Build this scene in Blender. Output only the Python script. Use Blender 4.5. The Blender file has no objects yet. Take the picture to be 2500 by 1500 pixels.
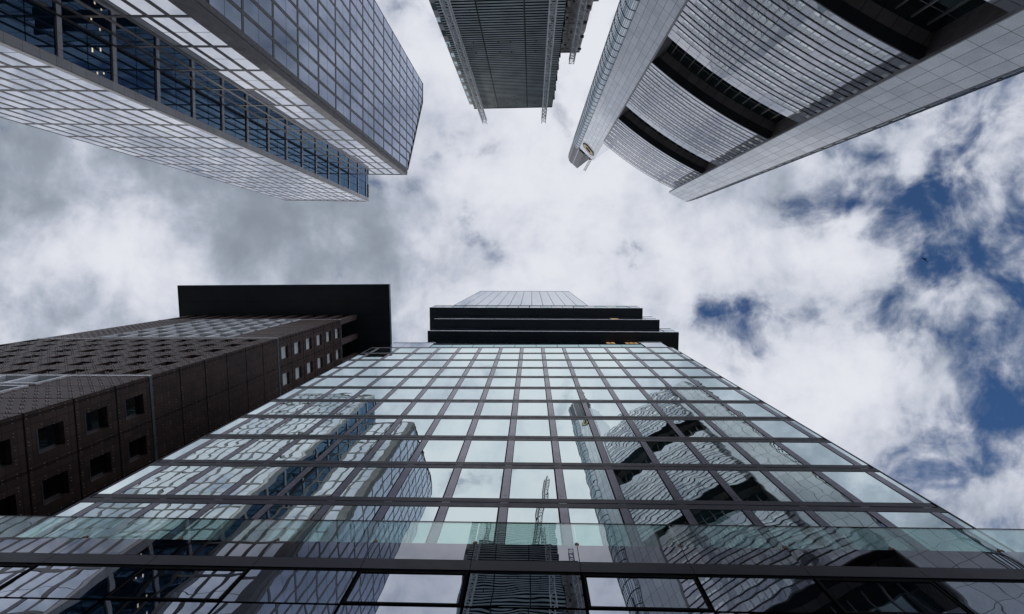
import bpy, math, random
from mathutils import Vector, Matrix

# ------------------------------------------------------------------ scene, camera, sky, sun
scene = bpy.context.scene
COL = scene.collection
R = math.radians
random.seed(7)
EYE = 1.6                                   # eye height above the street

cam_data = bpy.data.cameras.new("camera")
cam_data.sensor_width = 36.0
cam_data.lens = 1213.0 / 2500.0 * 36.0
cam_data.clip_start = 0.05
cam_data.clip_end = 6000.0
cam = bpy.data.objects.new("camera", cam_data)
CAMR = Matrix(((0.9991771, 0.00430876, 0.04033069),
               (0.00782973, -0.99612878, -0.0875565),
               (0.0397973, 0.08780023, -0.9953428)))
cam.matrix_world = Matrix.Translation((0, 0, EYE)) @ CAMR.to_4x4()
COL.objects.link(cam)
scene.camera = cam

SUN_DIR = Vector((-0.60, 1.20, 1.0)).normalized()     # towards the sun behind the cloud
SUN_EL = math.asin(SUN_DIR.z)
SUN_AZ = math.atan2(SUN_DIR.x, SUN_DIR.y)

world = bpy.data.worlds.new("World")
scene.world = world
world.use_nodes = True


class NT:
    """small node-tree writer"""
    def __init__(self, tree):
        self.t = tree
        tree.nodes.clear()

    def n(self, kind, **kw):
        nd = self.t.nodes.new(kind)
        ins = kw.pop("ins", {})
        for k, v in kw.items():
            setattr(nd, k, v)
        for k, v in ins.items():
            self.put(nd.inputs[k], v)
        return nd

    def put(self, sock, v):
        if isinstance(v, bpy.types.NodeSocket):
            self.t.links.new(v, sock)
        else:
            sock.default_value = v

    def m(self, op, a, b=None, c=None, clamp=False):
        nd = self.t.nodes.new("ShaderNodeMath")
        nd.operation = op
        nd.use_clamp = clamp
        for i, v in enumerate((a, b, c)):
            if v is not None:
                self.put(nd.inputs[i], v)
        return nd.outputs[0]

    def vm(self, op, a, b=None, out=0):
        nd = self.t.nodes.new("ShaderNodeVectorMath")
        nd.operation = op
        self.put(nd.inputs[0], a)
        if b is not None:
            self.put(nd.inputs[1], b)
        return nd.outputs[out]

    def mix(self, fac, a, b, blend="MIX"):
        nd = self.t.nodes.new("ShaderNodeMix")
        nd.data_type = "RGBA"
        nd.blend_type = blend
        self.put(nd.inputs[0], fac)
        self.put(nd.inputs[6], a)
        self.put(nd.inputs[7], b)
        return nd.outputs[2]

    def smooth(self, x, lo, hi, a=0.0, b=1.0):
        nd = self.t.nodes.new("ShaderNodeMapRange")
        nd.interpolation_type = "SMOOTHSTEP"
        for k, v in enumerate((x, lo, hi, a, b)):
            self.put(nd.inputs[k], v)
        return nd.outputs[0]

    def noise(self, vec, scale, detail=6.0, rough=0.55, dist=0.0, dim="3D", w=None, lac=2.0):
        nd = self.t.nodes.new("ShaderNodeTexNoise")
        nd.noise_dimensions = dim
        if vec is not None:
            self.put(nd.inputs["Vector"], vec)
        if w is not None:
            self.put(nd.inputs["W"], w)
        for k, v in (("Scale", scale), ("Detail", detail), ("Roughness", rough), ("Distortion", dist), ("Lacunarity", lac)):
            self.put(nd.inputs[k], v)
        return nd.outputs[0]


def build_world():
    t = NT(world.node_tree)
    out = t.n("ShaderNodeOutputWorld")
    bg = t.n("ShaderNodeBackground")
    t.t.links.new(bg.outputs[0], out.inputs[0])
    sky = t.n("ShaderNodeTexSky", sky_type="NISHITA")
    sky.sun_disc = False
    sky.sun_elevation = SUN_EL
    sky.sun_rotation = SUN_AZ
    sky.air_density = 1.0
    sky.dust_density = 0.6
    sky.ozone_density = 3.0
    tc = t.n("ShaderNodeTexCoord")
    sep = t.n("ShaderNodeSeparateXYZ")
    t.t.links.new(tc.outputs["Generated"], sep.inputs[0])
    zz = t.m("MAXIMUM", sep.outputs[2], 0.08)
    px = t.m("DIVIDE", sep.outputs[0], zz)
    py = t.m("DIVIDE", sep.outputs[1], zz)
    p = t.n("ShaderNodeCombineXYZ", ins={0: px, 1: py, 2: 0.0}).outputs[0]
    # the cloud layer is a plane overhead; p is a point on it, one unit = its height
    warp = t.n("ShaderNodeTexNoise")
    t.put(warp.inputs["Vector"], p)
    warp.inputs["Scale"].default_value = 3.2
    warp.inputs["Detail"].default_value = 3.0
    wv = t.vm("SUBTRACT", warp.outputs[1], (0.5, 0.5, 0.5))
    pw = t.vm("ADD", p, t.vm("MULTIPLY", wv, (0.20, 0.20, 0.0)))

    def blob(cx, cy, rx, ry=None, pts=pw):
        ry = ry or rx
        d = t.vm("LENGTH", t.vm("DIVIDE", t.vm("SUBTRACT", pts, (cx, cy, 0)), (rx, ry, 1)), out=1)
        return t.m("POWER", 2.71828, t.m("MULTIPLY", t.m("MULTIPLY", d, d), -1.0))

    def total(lst):
        s = None
        for amp, b in lst:
            term = t.m("MULTIPLY", b, amp)
            s = term if s is None else t.m("ADD", s, term)
        return s

    big = t.noise(t.vm("ADD", p, (3.1, 7.7, 0)), 2.6, 7, 0.56, 0.4)
    fine = t.noise(t.vm("ADD", p, (11.3, 2.9, 0)), 7.5, 8, 0.62, 0.2)
    puff = t.noise(t.vm("ADD", pw, (5.7, 1.3, 0)), 6.6, 9, 0.56, 0.10)
    # how open the cloud is (blue shows)
    gaps = total([(0.32, blob(0.98, 0.20, 0.15, 0.45)), (0.20, blob(0.78, -0.20, 0.14, 0.16)),
                  (0.40, blob(0.42, 0.115, 0.085, 0.05)), (0.22, blob(0.33, 0.10, 0.035, 0.05)),
                  (0.20, blob(0.82, 0.02, 0.16, 0.14)), (0.12, blob(0.60, -0.10, 0.12, 0.08)),
                  (0.30, blob(0.605, 0.225, 0.035, 0.03)), (0.20, blob(0.47, 0.27, 0.08, 0.06)),
                  (0.30, blob(-0.09, -0.19, 0.09, 0.06)), (0.24, blob(-0.13, -0.08, 0.045, 0.06)),
                  (0.20, blob(0.16, -0.13, 0.07, 0.05)), (0.26, blob(0.78, 0.42, 0.08, 0.10)),
                  (-0.26, blob(0.56, 0.36, 0.14, 0.16)), (-0.10, blob(0.70, 0.14, 0.07, 0.06)),
                  (0.20, blob(1.08, -0.25, 0.15, 0.3)), (0.27, blob(0.78, 0.05, 0.30, 0.55)), (0.05, blob(-0.2, -0.2, 0.3, 0.2))])
    ridge = t.m("ABSOLUTE", t.m("SUBTRACT", t.noise(t.vm("ADD", pw, (2.2, 9.1, 0)), 6.5, 6, 0.55, 0.3), 0.5))
    dens = t.m("SUBTRACT", t.m("ADD", t.m("ADD", t.m("MULTIPLY", puff, 1.95), t.m("MULTIPLY", fine, 0.55)), t.m("MULTIPLY", ridge, -0.35)), gaps)
    cover = t.smooth(dens, 0.52, 1.03)
    # light and dark cloud
    shade = total([(0.36, blob(0.01, -0.06, 0.20, 0.22)), (0.24, blob(-0.80, 0.00, 0.16, 0.13)), (0.16, blob(-0.95, -0.07, 0.15, 0.10)),
                   (-0.17, blob(-0.50, -0.10, 0.26, 0.12)), (-0.11, blob(-0.30, 0.02, 0.20, 0.10)),
                   (-0.24, blob(-0.85, 0.13, 0.16, 0.08)), (0.14, blob(-0.32, 0.08, 0.16, 0.05)),
                   (0.18, blob(0.45, 0.02, 0.30, 0.25)), (0.18, blob(0.55, 0.35, 0.30, 0.22)), (0.04, blob(0.28, -0.35, 0.2, 0.3)),
                   (0.42, blob(-0.12, -0.45, 0.20, 0.24)), (0.34, blob(0.13, -0.42, 0.10, 0.22)), (-0.12, blob(-1.05, -0.25, 0.16, 0.16)),
                   (0.22, blob(-0.75, 0.34, 0.45, 0.22)), (0.2, blob(-0.35, -0.75, 0.5, 0.35))])
    lum = t.m("ADD", t.m("ADD", t.m("MULTIPLY", big, 1.15), t.m("MULTIPLY", fine, 0.95)), shade)
    lum = t.m("ADD", lum, t.m("MULTIPLY", t.m("SUBTRACT", puff, 0.5), 0.75))
    ramp = t.n("ShaderNodeValToRGB")
    t.put(ramp.inputs[0], t.smooth(lum, 0.54, 1.60))
    cr = ramp.color_ramp
    cr.elements[0].position = 0.0
    cr.elements[0].color = (0.26, 0.295, 0.36, 1)
    cr.elements[1].position = 1.0
    cr.elements[1].color = (0.83, 0.85, 0.91, 1)
    for pos, c in ((0.25, (0.34, 0.385, 0.46, 1)), (0.5, (0.475, 0.518, 0.615, 1)), (0.75, (0.67, 0.70, 0.79, 1))):
        e = cr.elements.new(pos)
        e.color = c
    cloud = t.vm("SCALE", ramp.outputs[0])
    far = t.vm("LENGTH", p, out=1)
    side = t.m("MULTIPLY_ADD", sep.outputs[1], -0.85, 1.0)          # unseen low sky brightened opposite the sun, added to light the walls
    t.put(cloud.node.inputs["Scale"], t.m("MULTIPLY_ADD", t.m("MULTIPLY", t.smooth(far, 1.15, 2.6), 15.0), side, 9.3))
    blue = t.mix(1.0, sky.outputs[0], (0.48, 0.68, 0.88, 1), "MULTIPLY")
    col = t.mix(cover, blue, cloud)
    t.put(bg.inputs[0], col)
    bg.inputs[1].default_value = 0.10


build_world()

sun_data = bpy.data.lights.new("sun", "SUN")
sun_data.energy = 0.85
sun_data.angle = R(11)
sun_data.color = (1.0, 0.96, 0.90)
sun = bpy.data.objects.new("sun", sun_data)
sun.rotation_euler = SUN_DIR.to_track_quat("Z", "Y").to_euler()
sun.location = SUN_DIR * 400
COL.objects.link(sun)

scene.view_settings.view_transform = "Standard"
scene.view_settings.look = "None"
scene.view_settings.exposure = 0.0
scene.view_settings.gamma = 1.0
scene.render.engine = "CYCLES"
scene.cycles.max_bounces = 8
scene.cycles.glossy_bounces = 5
scene.cycles.diffuse_bounces = 3
scene.cycles.transparent_max_bounces = 12


# ------------------------------------------------------------------ materials
def new_mat(name):
    m = bpy.data.materials.new(name)
    m.use_nodes = True
    return m, NT(m.node_tree)


def surf(name, col, rough=0.6, metal=0.0, spec=0.5, vary=0.15, vscale=0.8, bump=0.0, streak=0.0):
    """painted metal, concrete, plain stone: a base colour with wear"""
    m, t = new_mat(name)
    out = t.n("ShaderNodeOutputMaterial")
    b = t.n("ShaderNodeBsdfPrincipled")
    t.t.links.new(b.outputs[0], out.inputs[0])
    tc = t.n("ShaderNodeTexCoord").outputs["Object"]
    n1 = t.noise(tc, vscale, 5, 0.6)
    k = t.smooth(n1, 0.3, 0.7, 1.0 - vary, 1.0 + vary)
    if streak:
        st = t.noise(t.vm("MULTIPLY", tc, (2.2, 2.2, 0.06)), 1.0, 4, 0.6)
        k = t.m("MULTIPLY", k, t.smooth(st, 0.35, 0.65, 1.0 - streak, 1.0 + streak * 0.4))
    c = t.vm("SCALE", (col[0], col[1], col[2]))
    t.put(c.node.inputs["Scale"], k)
    t.put(b.inputs["Base Color"], c)
    b.inputs["Metallic"].default_value = metal
    b.inputs["Specular IOR Level"].default_value = spec
    rr = t.smooth(t.noise(tc, vscale * 2.3, 4, 0.6), 0.3, 0.7, rough * 0.85, min(1.0, rough * 1.15))
    t.put(b.inputs["Roughness"], rr)
    if bump:
        bp = t.n("ShaderNodeBump", ins={"Strength": 0.6, "Distance": bump, "Height": t.noise(tc, 14.0, 5, 0.6)})
        t.t.links.new(bp.outputs[0], b.inputs["Normal"])
    return m


def glass(name, tint, body, lo=0.35, power=1.3, wave=0.0009, wscale=0.55, rough=0.0, fine=0.0, vary=0.0, tilt=0.0):
    """coated window glass: mirror layer over a dark room; each sheet slightly wavy in its own way"""
    m, t = new_mat(name)
    out = t.n("ShaderNodeOutputMaterial")
    tc = t.n("ShaderNodeTexCoord").outputs["Object"]
    geo = t.n("ShaderNodeNewGeometry")
    oi = t.n("ShaderNodeObjectInfo")
    rnd = t.m("ADD", geo.outputs["Random Per Island"], oi.outputs["Random"])
    w = t.m("MULTIPLY", rnd, 37.0)
    h = t.noise(tc, wscale, 2, 0.45, 0.0, "4D", w)
    if fine:
        h2 = t.noise(tc, wscale * 3.1, 1, 0.4, 0.0, "4D", w)
        h = t.m("ADD", h, t.m("MULTIPLY", h2, fine))
    bp = t.n("ShaderNodeBump", ins={"Strength": 1.0, "Distance": wave * 5.0, "Height": h})
    lw = t.n("ShaderNodeLayerWeight", ins={"Blend": 0.5})
    fac = t.m("MULTIPLY_ADD", t.m("POWER", lw.outputs["Facing"], power), 1.0 - lo, lo, clamp=True)
    gl = t.n("ShaderNodeBsdfGlossy", ins={"Color": (*tint, 1), "Roughness": rough})
    nrm = bp.outputs[0]
    if tilt:
        wn = t.n("ShaderNodeTexWhiteNoise", noise_dimensions="1D", ins={"W": w}).outputs[1]
        nrm = t.vm("NORMALIZE", t.vm("ADD", nrm, t.vm("MULTIPLY", t.vm("SUBTRACT", wn, (0.5, 0.5, 0.5)), (tilt, tilt, tilt))))
    t.t.links.new(nrm, gl.inputs["Normal"])
    bc = body
    if vary:
        k = t.smooth(t.m("FRACT", t.m("MULTIPLY", rnd, 91.7)), 0.55, 1.0, 1.0, 1.0 + vary)
        sc = t.vm("SCALE", body)
        t.put(sc.node.inputs["Scale"], k)
        bc = sc
    df = t.n("ShaderNodeBsdfDiffuse")
    t.put(df.inputs["Color"], (*bc, 1) if isinstance(bc, tuple) else bc)
    mx = t.n("ShaderNodeMixShader")
    t.put(mx.inputs[0], fac)
    t.t.links.new(df.outputs[0], mx.inputs[1])
    t.t.links.new(gl.outputs[0], mx.inputs[2])
    t.t.links.new(mx.outputs[0], out.inputs[0])
    return m


def clear_glass(name, tint=(0.72, 0.84, 0.82), lo=0.07):
    m, t = new_mat(name)
    out = t.n("ShaderNodeOutputMaterial")
    tr = t.n("ShaderNodeBsdfTransparent", ins={"Color": (*tint, 1)})
    gl = t.n("ShaderNodeBsdfGlossy", ins={"Color": (0.95, 1, 0.99, 1), "Roughness": 0.0})
    tc = t.n("ShaderNodeTexCoord").outputs["Object"]
    bp = t.n("ShaderNodeBump", ins={"Strength": 1.0, "Distance": 0.006, "Height": t.noise(tc, 0.6, 2, 0.4)})
    t.t.links.new(bp.outputs[0], gl.inputs["Normal"])
    lw = t.n("ShaderNodeLayerWeight", ins={"Blend": 0.5})
    fac = t.m("MULTIPLY_ADD", t.m("POWER", lw.outputs["Facing"], 1.7), 0.52, lo, clamp=True)
    mx = t.n("ShaderNodeMixShader")
    t.put(mx.inputs[0], fac)
    t.t.links.new(tr.outputs[0], mx.inputs[1])
    t.t.links.new(gl.outputs[0], mx.inputs[2])
    t.t.links.new(mx.outputs[0], out.inputs[0])
    return m


def gridded(name, col, ud, pu, pz, ou=0.0, oz=0.0, lw=0.03, line=(0.02, 0.02, 0.02), rough=0.3, spec=0.5, coat=0.0,
            vary=0.12, second=0, metal=0.0):
    """cladding laid in a regular grid of panels with open joints; ud is the plan direction the panels run along"""
    m, t = new_mat(name)
    out = t.n("ShaderNodeOutputMaterial")
    b = t.n("ShaderNodeBsdfPrincipled")
    t.t.links.new(b.outputs[0], out.inputs[0])
    tc = t.n("ShaderNodeTexCoord").outputs["Object"]
    sep = t.n("ShaderNodeSeparateXYZ", ins={0: tc})
    u = t.m("ADD", t.m("MULTIPLY", sep.outputs[0], ud[0]), t.m("MULTIPLY", sep.outputs[1], ud[1]))
    u = t.m("SUBTRACT", u, ou)
    z = t.m("SUBTRACT", sep.outputs[2], oz)
    lu = t.m("LESS_THAN", t.m("PINGPONG", u, pu / 2), lw / 2)
    lz = t.m("LESS_THAN", t.m("PINGPONG", z, pz / 2), lw / 2)
    ln = t.m("MAXIMUM", lu, lz)
    if second:
        l2 = t.m("MAXIMUM", t.m("LESS_THAN", t.m("PINGPONG", u, pu * second / 2), lw * 1.6),
                 t.m("LESS_THAN", t.m("PINGPONG", z, pz * second / 2), lw * 1.6))
        ln = t.m("MAXIMUM", ln, l2)
    # every panel a slightly different tone
    cell = t.n("ShaderNodeCombineXYZ", ins={0: t.m("FLOOR", t.m("DIVIDE", u, pu)), 1: t.m("FLOOR", t.m("DIVIDE", z, pz)), 2: 0.0}).outputs[0]
    wn = t.n("ShaderNodeTexWhiteNoise", noise_dimensions="3D", ins={"Vector": cell}).outputs[0]
    n1 = t.noise(tc, 0.35, 5, 0.6)
    grain = t.noise(tc, 6.0, 4, 0.6)
    k = t.m("MULTIPLY", t.smooth(wn, 0, 1, 1 - vary, 1 + vary), t.smooth(n1, 0.3, 0.7, 0.9, 1.08))
    k = t.m("MULTIPLY", k, t.smooth(grain, 0.3, 0.7, 0.92, 1.08))
    sc = t.vm("SCALE", tuple(col))
    t.put(sc.node.inputs["Scale"], k)
    t.put(b.inputs["Base Color"], t.mix(ln, sc, (*line, 1)))
    b.inputs["Roughness"].default_value = rough
    b.inputs["Metallic"].default_value = metal
    b.inputs["Specular IOR Level"].default_value = spec
    b.inputs["Coat Weight"].default_value = coat
    b.inputs["Coat Roughness"].default_value = 0.03
    return m


def lamp_mat(name, col, s):
    m, t = new_mat(name)
    out = t.n("ShaderNodeOutputMaterial")
    e = t.n("ShaderNodeEmission", ins={"Color": (*col, 1), "Strength": s})
    tc = t.n("ShaderNodeTexCoord").outputs["Object"]
    k = t.smooth(t.noise(tc, 1.1, 3, 0.6), 0.3, 0.7, s * 0.7, s * 1.15)
    t.put(e.inputs["Strength"], k)
    t.t.links.new(e.outputs[0], out.inputs[0])
    return m


M = {
    "asphalt": surf("asphalt", (0.05, 0.05, 0.052), 0.9, vary=0.25, vscale=0.4, bump=0.01),
    "paving": gridded("paving", (0.24, 0.23, 0.22), (1, 0), 0.6, 0.6, rough=0.85),
    "earth": surf("earth", (0.075, 0.075, 0.072), 0.95, vary=0.3, vscale=0.05),
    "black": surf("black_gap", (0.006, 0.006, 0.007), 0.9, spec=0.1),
    # front block
    "front_glass": glass("front_glass", (0.86, 0.975, 0.965), (0.010, 0.018, 0.020), 0.60, 0.9, wave=0.0016, wscale=0.34, fine=0.20, vary=8.0, tilt=0.012),
    "front_frame": surf("front_frame", (0.20, 0.19, 0.225), 0.24, metal=1.0, vary=0.12, vscale=0.7),
    "front_band": surf("front_band", (0.036, 0.034, 0.044), 0.40, metal=0.5, vary=0.12, vscale=0.7),
    "front_frame_dark": surf("front_frame_dark", (0.05, 0.048, 0.056), 0.4, metal=0.7),
    "podium_glass": glass("podium_glass", (0.84, 0.90, 1.0), (0.004, 0.007, 0.011), 0.34, 1.2, wave=0.0016, wscale=0.40, fine=0.3, tilt=0.015),
    "spandrel_glass": glass("spandrel_glass", (0.80, 0.82, 0.88), (0.003, 0.003, 0.004), 0.14, 1.6, wave=0.0012, wscale=0.4),
    "clear": clear_glass("clear_glass"),
    "clip": surf("bronze_clip", (0.16, 0.09, 0.045), 0.45, metal=0.6),
    # gridded tower
    "grid_glass": glass("grid_glass", (0.95, 0.965, 1.0), (0.010, 0.022, 0.045), 0.46, 1.4, wave=0.0004, wscale=0.35, tilt=0.02),
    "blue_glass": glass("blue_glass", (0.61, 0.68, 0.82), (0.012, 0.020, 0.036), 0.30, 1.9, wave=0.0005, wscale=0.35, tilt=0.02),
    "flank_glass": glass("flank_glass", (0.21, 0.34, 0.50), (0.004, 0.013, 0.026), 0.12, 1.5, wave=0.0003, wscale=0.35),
    "grid_frame": surf("grid_frame", (0.088, 0.085, 0.088), 0.55, metal=0.15, vary=0.1, vscale=0.5),
    "grid_frame_light": gridded("grid_frame_light", (0.50, 0.49, 0.50), (0.7, 0.7), 1.1, 1.6, rough=0.5, lw=0.025, vary=0.06),
    # ribbed tower
    "rib": surf("rib", (0.66, 0.69, 0.69), 0.32, metal=0.35, vary=0.2, vscale=0.5),
    "rib_dark": surf("rib_dark", (0.012, 0.015, 0.016), 0.6),
    "raw_concrete": surf("raw_concrete", (0.60, 0.55, 0.52), 0.9, vary=0.4, vscale=0.9, streak=0.35, bump=0.02),
    "galvanised": surf("galvanised", (0.82, 0.83, 0.84), 0.45, metal=0.0, vary=0.15),
    "crane_paint": surf("crane_paint", (0.09, 0.09, 0.10), 0.5, metal=0.2),
    "side_glass": glass("side_glass", (0.85, 0.95, 0.97), (0.40, 0.50, 0.52), 0.15, 1.2, wave=0.0003),
    "side_panel": surf("side_panel", (0.60, 0.56, 0.57), 0.6),
    # stone tower
    "granite": gridded("granite", (0.068, 0.037, 0.029), (1, 1), 0.819, 0.8195, lw=0.035, line=(0.006, 0.005, 0.005), rough=0.55, spec=0.4, vary=0.22),
    "granite_plain": surf("granite_plain", (0.13, 0.09, 0.08), 0.6, vary=0.2, vscale=1.2),
    "stud": surf("stud", (0.6, 0.55, 0.53), 0.4, metal=0.6),
    "soffit": gridded("soffit", (0.040, 0.052, 0.062), (0, 1), 2.4, 500.0, lw=0.06, line=(0.010, 0.012, 0.014), rough=0.38, vary=0.18),
    "white_metal": surf("white_metal", (0.85, 0.86, 0.88), 0.45, vary=0.06),
    "zinc": surf("zinc", (0.15, 0.18, 0.20), 0.45, metal=0.4),
    "stone_glass": glass("stone_glass", (0.88, 0.96, 1.0), (0.004, 0.006, 0.008), 0.45, 1.2, wave=0.0007),
    "dark_glass": glass("dark_glass", (0.7, 0.8, 0.85), (0.002, 0.003, 0.004), 0.06, 2.6, wave=0.0004),
    # stepped tower
    "step_glass": glass("step_glass", (0.90, 0.94, 0.98), (0.02, 0.03, 0.035), 0.40, 1.5, wave=0.0005),
    "step_teal": glass("step_teal", (0.55, 0.72, 0.75), (0.01, 0.03, 0.035), 0.28, 1.6, wave=0.0009),
    "step_frame": surf("step_frame", (0.10, 0.105, 0.115), 0.4, metal=0.5),
    "lit": lamp_mat("lit_room", (1.0, 0.58, 0.28), 0.45),
    "strip_light": lamp_mat("strip_light", (1.0, 0.86, 0.62), 0.8),
    # core and bay tower
    "bay_panel": glass("bay_panel", (0.92, 0.93, 0.98), (0.23, 0.23, 0.262), 0.17, 1.8, wave=0.00015, rough=0.03),
    "bay_panel_light": glass("bay_panel_light", (0.94, 0.95, 0.98), (0.42, 0.42, 0.455), 0.17, 1.8, wave=0.00015, rough=0.03),
    "rib_wall": surf("rib_wall", (0.085, 0.074, 0.072), 0.6),
    "bay_rib": surf("bay_rib", (0.52, 0.53, 0.55), 0.4, metal=0.4),
    "bay_trim": surf("bay_trim", (0.19, 0.185, 0.19), 0.45, metal=0.4),
    "bay_glass": glass("bay_glass", (0.95, 0.99, 0.99), (0.30, 0.32, 0.32), 0.34, 1.2, wave=0.0003),
    "blind_and_sky_sheen": surf("blind_and_sky_sheen", (0.90, 0.92, 0.91), 0.5, vary=0.06),
    "garden_glass": glass("garden_glass", (0.50, 0.62, 0.63), (0.006, 0.014, 0.014), 0.12, 2.2, wave=0.0004),
    "brown_soffit": gridded("brown_soffit", (0.32, 0.275, 0.265), (0.838, 0.546), 2.1, 50.0, lw=0.07, rough=0.7, vary=0.1),
    "dark_fascia": gridded("dark_fascia", (0.05, 0.055, 0.065), (0.838, 0.546), 2.1, 50.0, lw=0.05, rough=0.5, vary=0.1),
    "curve_glass": glass("curve_glass", (0.84, 0.92, 0.97), (0.07, 0.10, 0.12), 0.26, 1.5, wave=0.0003),
    "cap_glass": glass("cap_glass", (0.42, 0.41, 0.42), (0.014, 0.012, 0.012), 0.06, 2.6, wave=0.0003),
    "bar_dark": surf("bar_dark", (0.03, 0.035, 0.04), 0.5),
    "gold": surf("gold_sign", (0.46, 0.32, 0.085), 0.4, vary=0.05),
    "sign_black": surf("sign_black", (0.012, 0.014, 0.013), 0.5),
    "feather": surf("dark_feather", (0.02, 0.02, 0.022), 0.8),
}


# ------------------------------------------------------------------ mesh writer
class MB:
    def __init__(self):
        self.v, self.f = [], []

    def hexa(self, p):
        """p: 4 bottom then 4 top corners, same order"""
        a = Vector(p[1]) - Vector(p[0])
        b = Vector(p[3]) - Vector(p[0])
        c = Vector(p[4]) - Vector(p[0])
        n = len(self.v)
        self.v += [tuple(q) for q in p]
        fs = [(0, 3, 2, 1), (4, 5, 6, 7), (0, 1, 5, 4), (1, 2, 6, 5), (2, 3, 7, 6), (3, 0, 4, 7)]
        if a.cross(b).dot(c) < 0:
            fs = [q[::-1] for q in fs]
        self.f += [tuple(n + i for i in q) for q in fs]
        return self

    def box(self, x0, x1, y0, y1, z0, z1):
        return self.hexa([(x0, y0, z0), (x1, y0, z0), (x1, y1, z0), (x0, y1, z0),
                          (x0, y0, z1), (x1, y0, z1), (x1, y1, z1), (x0, y1, z1)])

    def prism(self, poly, z0, z1):
        """poly: plan points; z1 may be a list of heights"""
        n, k = len(self.v), len(poly)
        zt = z1 if isinstance(z1, (list, tuple)) else [z1] * k
        area = sum(poly[i][0] * poly[(i + 1) % k][1] - poly[(i + 1) % k][0] * poly[i][1] for i in range(k))
        self.v += [(x, y, z0) for x, y in poly] + [(poly[i][0], poly[i][1], zt[i]) for i in range(k)]
        fs = [tuple(range(k))[::-1], tuple(range(k, 2 * k))] + [(i, (i + 1) % k, k + (i + 1) % k, k + i) for i in range(k)]
        if area < 0:
            fs = [q[::-1] for q in fs]
        self.f += [tuple(n + i for i in q) for q in fs]
        return self

    def bar(self, p, q, w):
        p, q = Vector(p), Vector(q)
        d = (q - p).normalized()
        a = d.cross(Vector((0, 0, 1)) if abs(d.z) < 0.9 else Vector((1, 0, 0))).normalized() * w / 2
        b = d.cross(a).normalized() * w / 2
        return self.hexa([p - a - b, p + a - b, p + a + b, p - a + b, q - a - b, q + a - b, q + a + b, q - a + b])

    def add(self, other):
        n = len(self.v)
        self.v += other.v
        self.f += [tuple(n + i for i in q) for q in other.f]
        return self


class Fac:
    """a straight or curved facade line in plan; u along it, d outwards"""
    def __init__(self, p0, p1, out, sag=0.0):
        self.p0, self.p1 = Vector(p0), Vector(p1)
        self.L = (self.p1 - self.p0).length
        self.t = (self.p1 - self.p0) / self.L
        n = Vector((self.t.y, -self.t.x))
        self.n = n if n.dot(Vector(out)) > 0 else -n
        self.sag = sag

    def P(self, u, d, z):
        q = self.p0 + self.t * u
        n = self.n
        if self.sag:
            s = u / self.L
            q = q + self.n * (4 * self.sag * s * (1 - s))
            sl = 4 * self.sag * (1 - 2 * s) / self.L
            n = (self.n - self.t * sl).normalized()
        q = q + n * d
        return (q.x, q.y, z)

    def hexa(self, u0, u1, z0, z1, d0, d1):
        P = self.P
        return [P(u0, d0, z0), P(u1, d0, z0), P(u1, d1, z0), P(u0, d1, z0), P(u0, d0, z1), P(u1, d0, z1), P(u1, d1, z1), P(u0, d1, z1)]

    def box(self, mb, u0, u1, z0, z1, d0, d1, seg=1):
        for i in range(seg):
            a = u0 + (u1 - u0) * i / seg
            b = u0 + (u1 - u0) * (i + 1) / seg
            mb.hexa(self.hexa(a, b, z0, z1, d0, d1))


def wall_with_openings(fac, mb, u0, u1, z0, z1, openings, d0, d1):
    us = sorted({u0, u1, *[o[0] for o in openings], *[o[1] for o in openings]})
    us = [u for u in us if u0 <= u <= u1]
    zs = sorted({z0, z1, *[o[2] for o in openings], *[o[3] for o in openings]})
    zs = [z for z in zs if z0 <= z <= z1]
    for j in range(len(zs) - 1):
        za, zb = zs[j], zs[j + 1]
        zm = (za + zb) / 2
        row = [o for o in openings if o[2] < zm < o[3]]
        start = None
        for i in range(len(us) - 1):
            um = (us[i] + us[i + 1]) / 2
            hole = any(o[0] < um < o[1] for o in row)
            if not hole and start is None:
                start = us[i]
            if hole and start is not None:
                fac.box(mb, start, us[i], za, zb, d0, d1)
                start = None
        if start is not None:
            fac.box(mb, start, u1, za, zb, d0, d1)


# ------------------------------------------------------------------ things and parts
def tag(o, label=None, cat=None, group=None, kind=None):
    for k, v in (("label", label), ("category", cat), ("group", group), ("kind", kind)):
        if v:
            o[k] = v
    return o


def mesh_obj(name, mb, mat, parent=None, off=(0, 0, 0)):
    me = bpy.data.meshes.new(name)
    ox, oy, oz = off
    me.from_pydata([(x - ox, y - oy, z - oz) for x, y, z in mb.v], [], mb.f)
    me.materials.append(mat)
    me.update()
    o = bpy.data.objects.new(name, me)
    COL.objects.link(o)
    if parent is not None:
        o.parent = parent
    return o


class Thing:
    """an Empty at the base of a thing; heights of its parts are given above eye level"""
    def __init__(self, name, x, y, label, cat, group=None, rot=None, raise_z=EYE, scale=1.0):
        o = bpy.data.objects.new(name, None)
        COL.objects.link(o)
        self.base = Vector((x, y, 0))
        self.local = rot is not None
        self.s = scale
        mw = Matrix.Translation(self.base)
        if rot is not None:
            mw = mw @ rot.to_4x4()
        o.matrix_world = mw
        self.mw = mw
        self.o = tag(o, label, cat, group)
        self.off = (0, 0, -raise_z) if self.local else (x, y, -raise_z)

    def part(self, name, mb, mat, parent=None, kind=None, label=None):
        if self.s != 1.0:
            sc = MB()
            sc.v = [(x * self.s, y * self.s, z * self.s) for x, y, z in mb.v]
            sc.f = mb.f
            mb = sc
        ob = mesh_obj(name, mb, mat, parent or self.o, self.off)
        return tag(ob, label=label, kind=kind)

    def to_world(self, p):
        q = Vector(p) * self.s - Vector(self.off)
        return self.mw @ q


CINV = CAMR.transposed()


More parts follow.
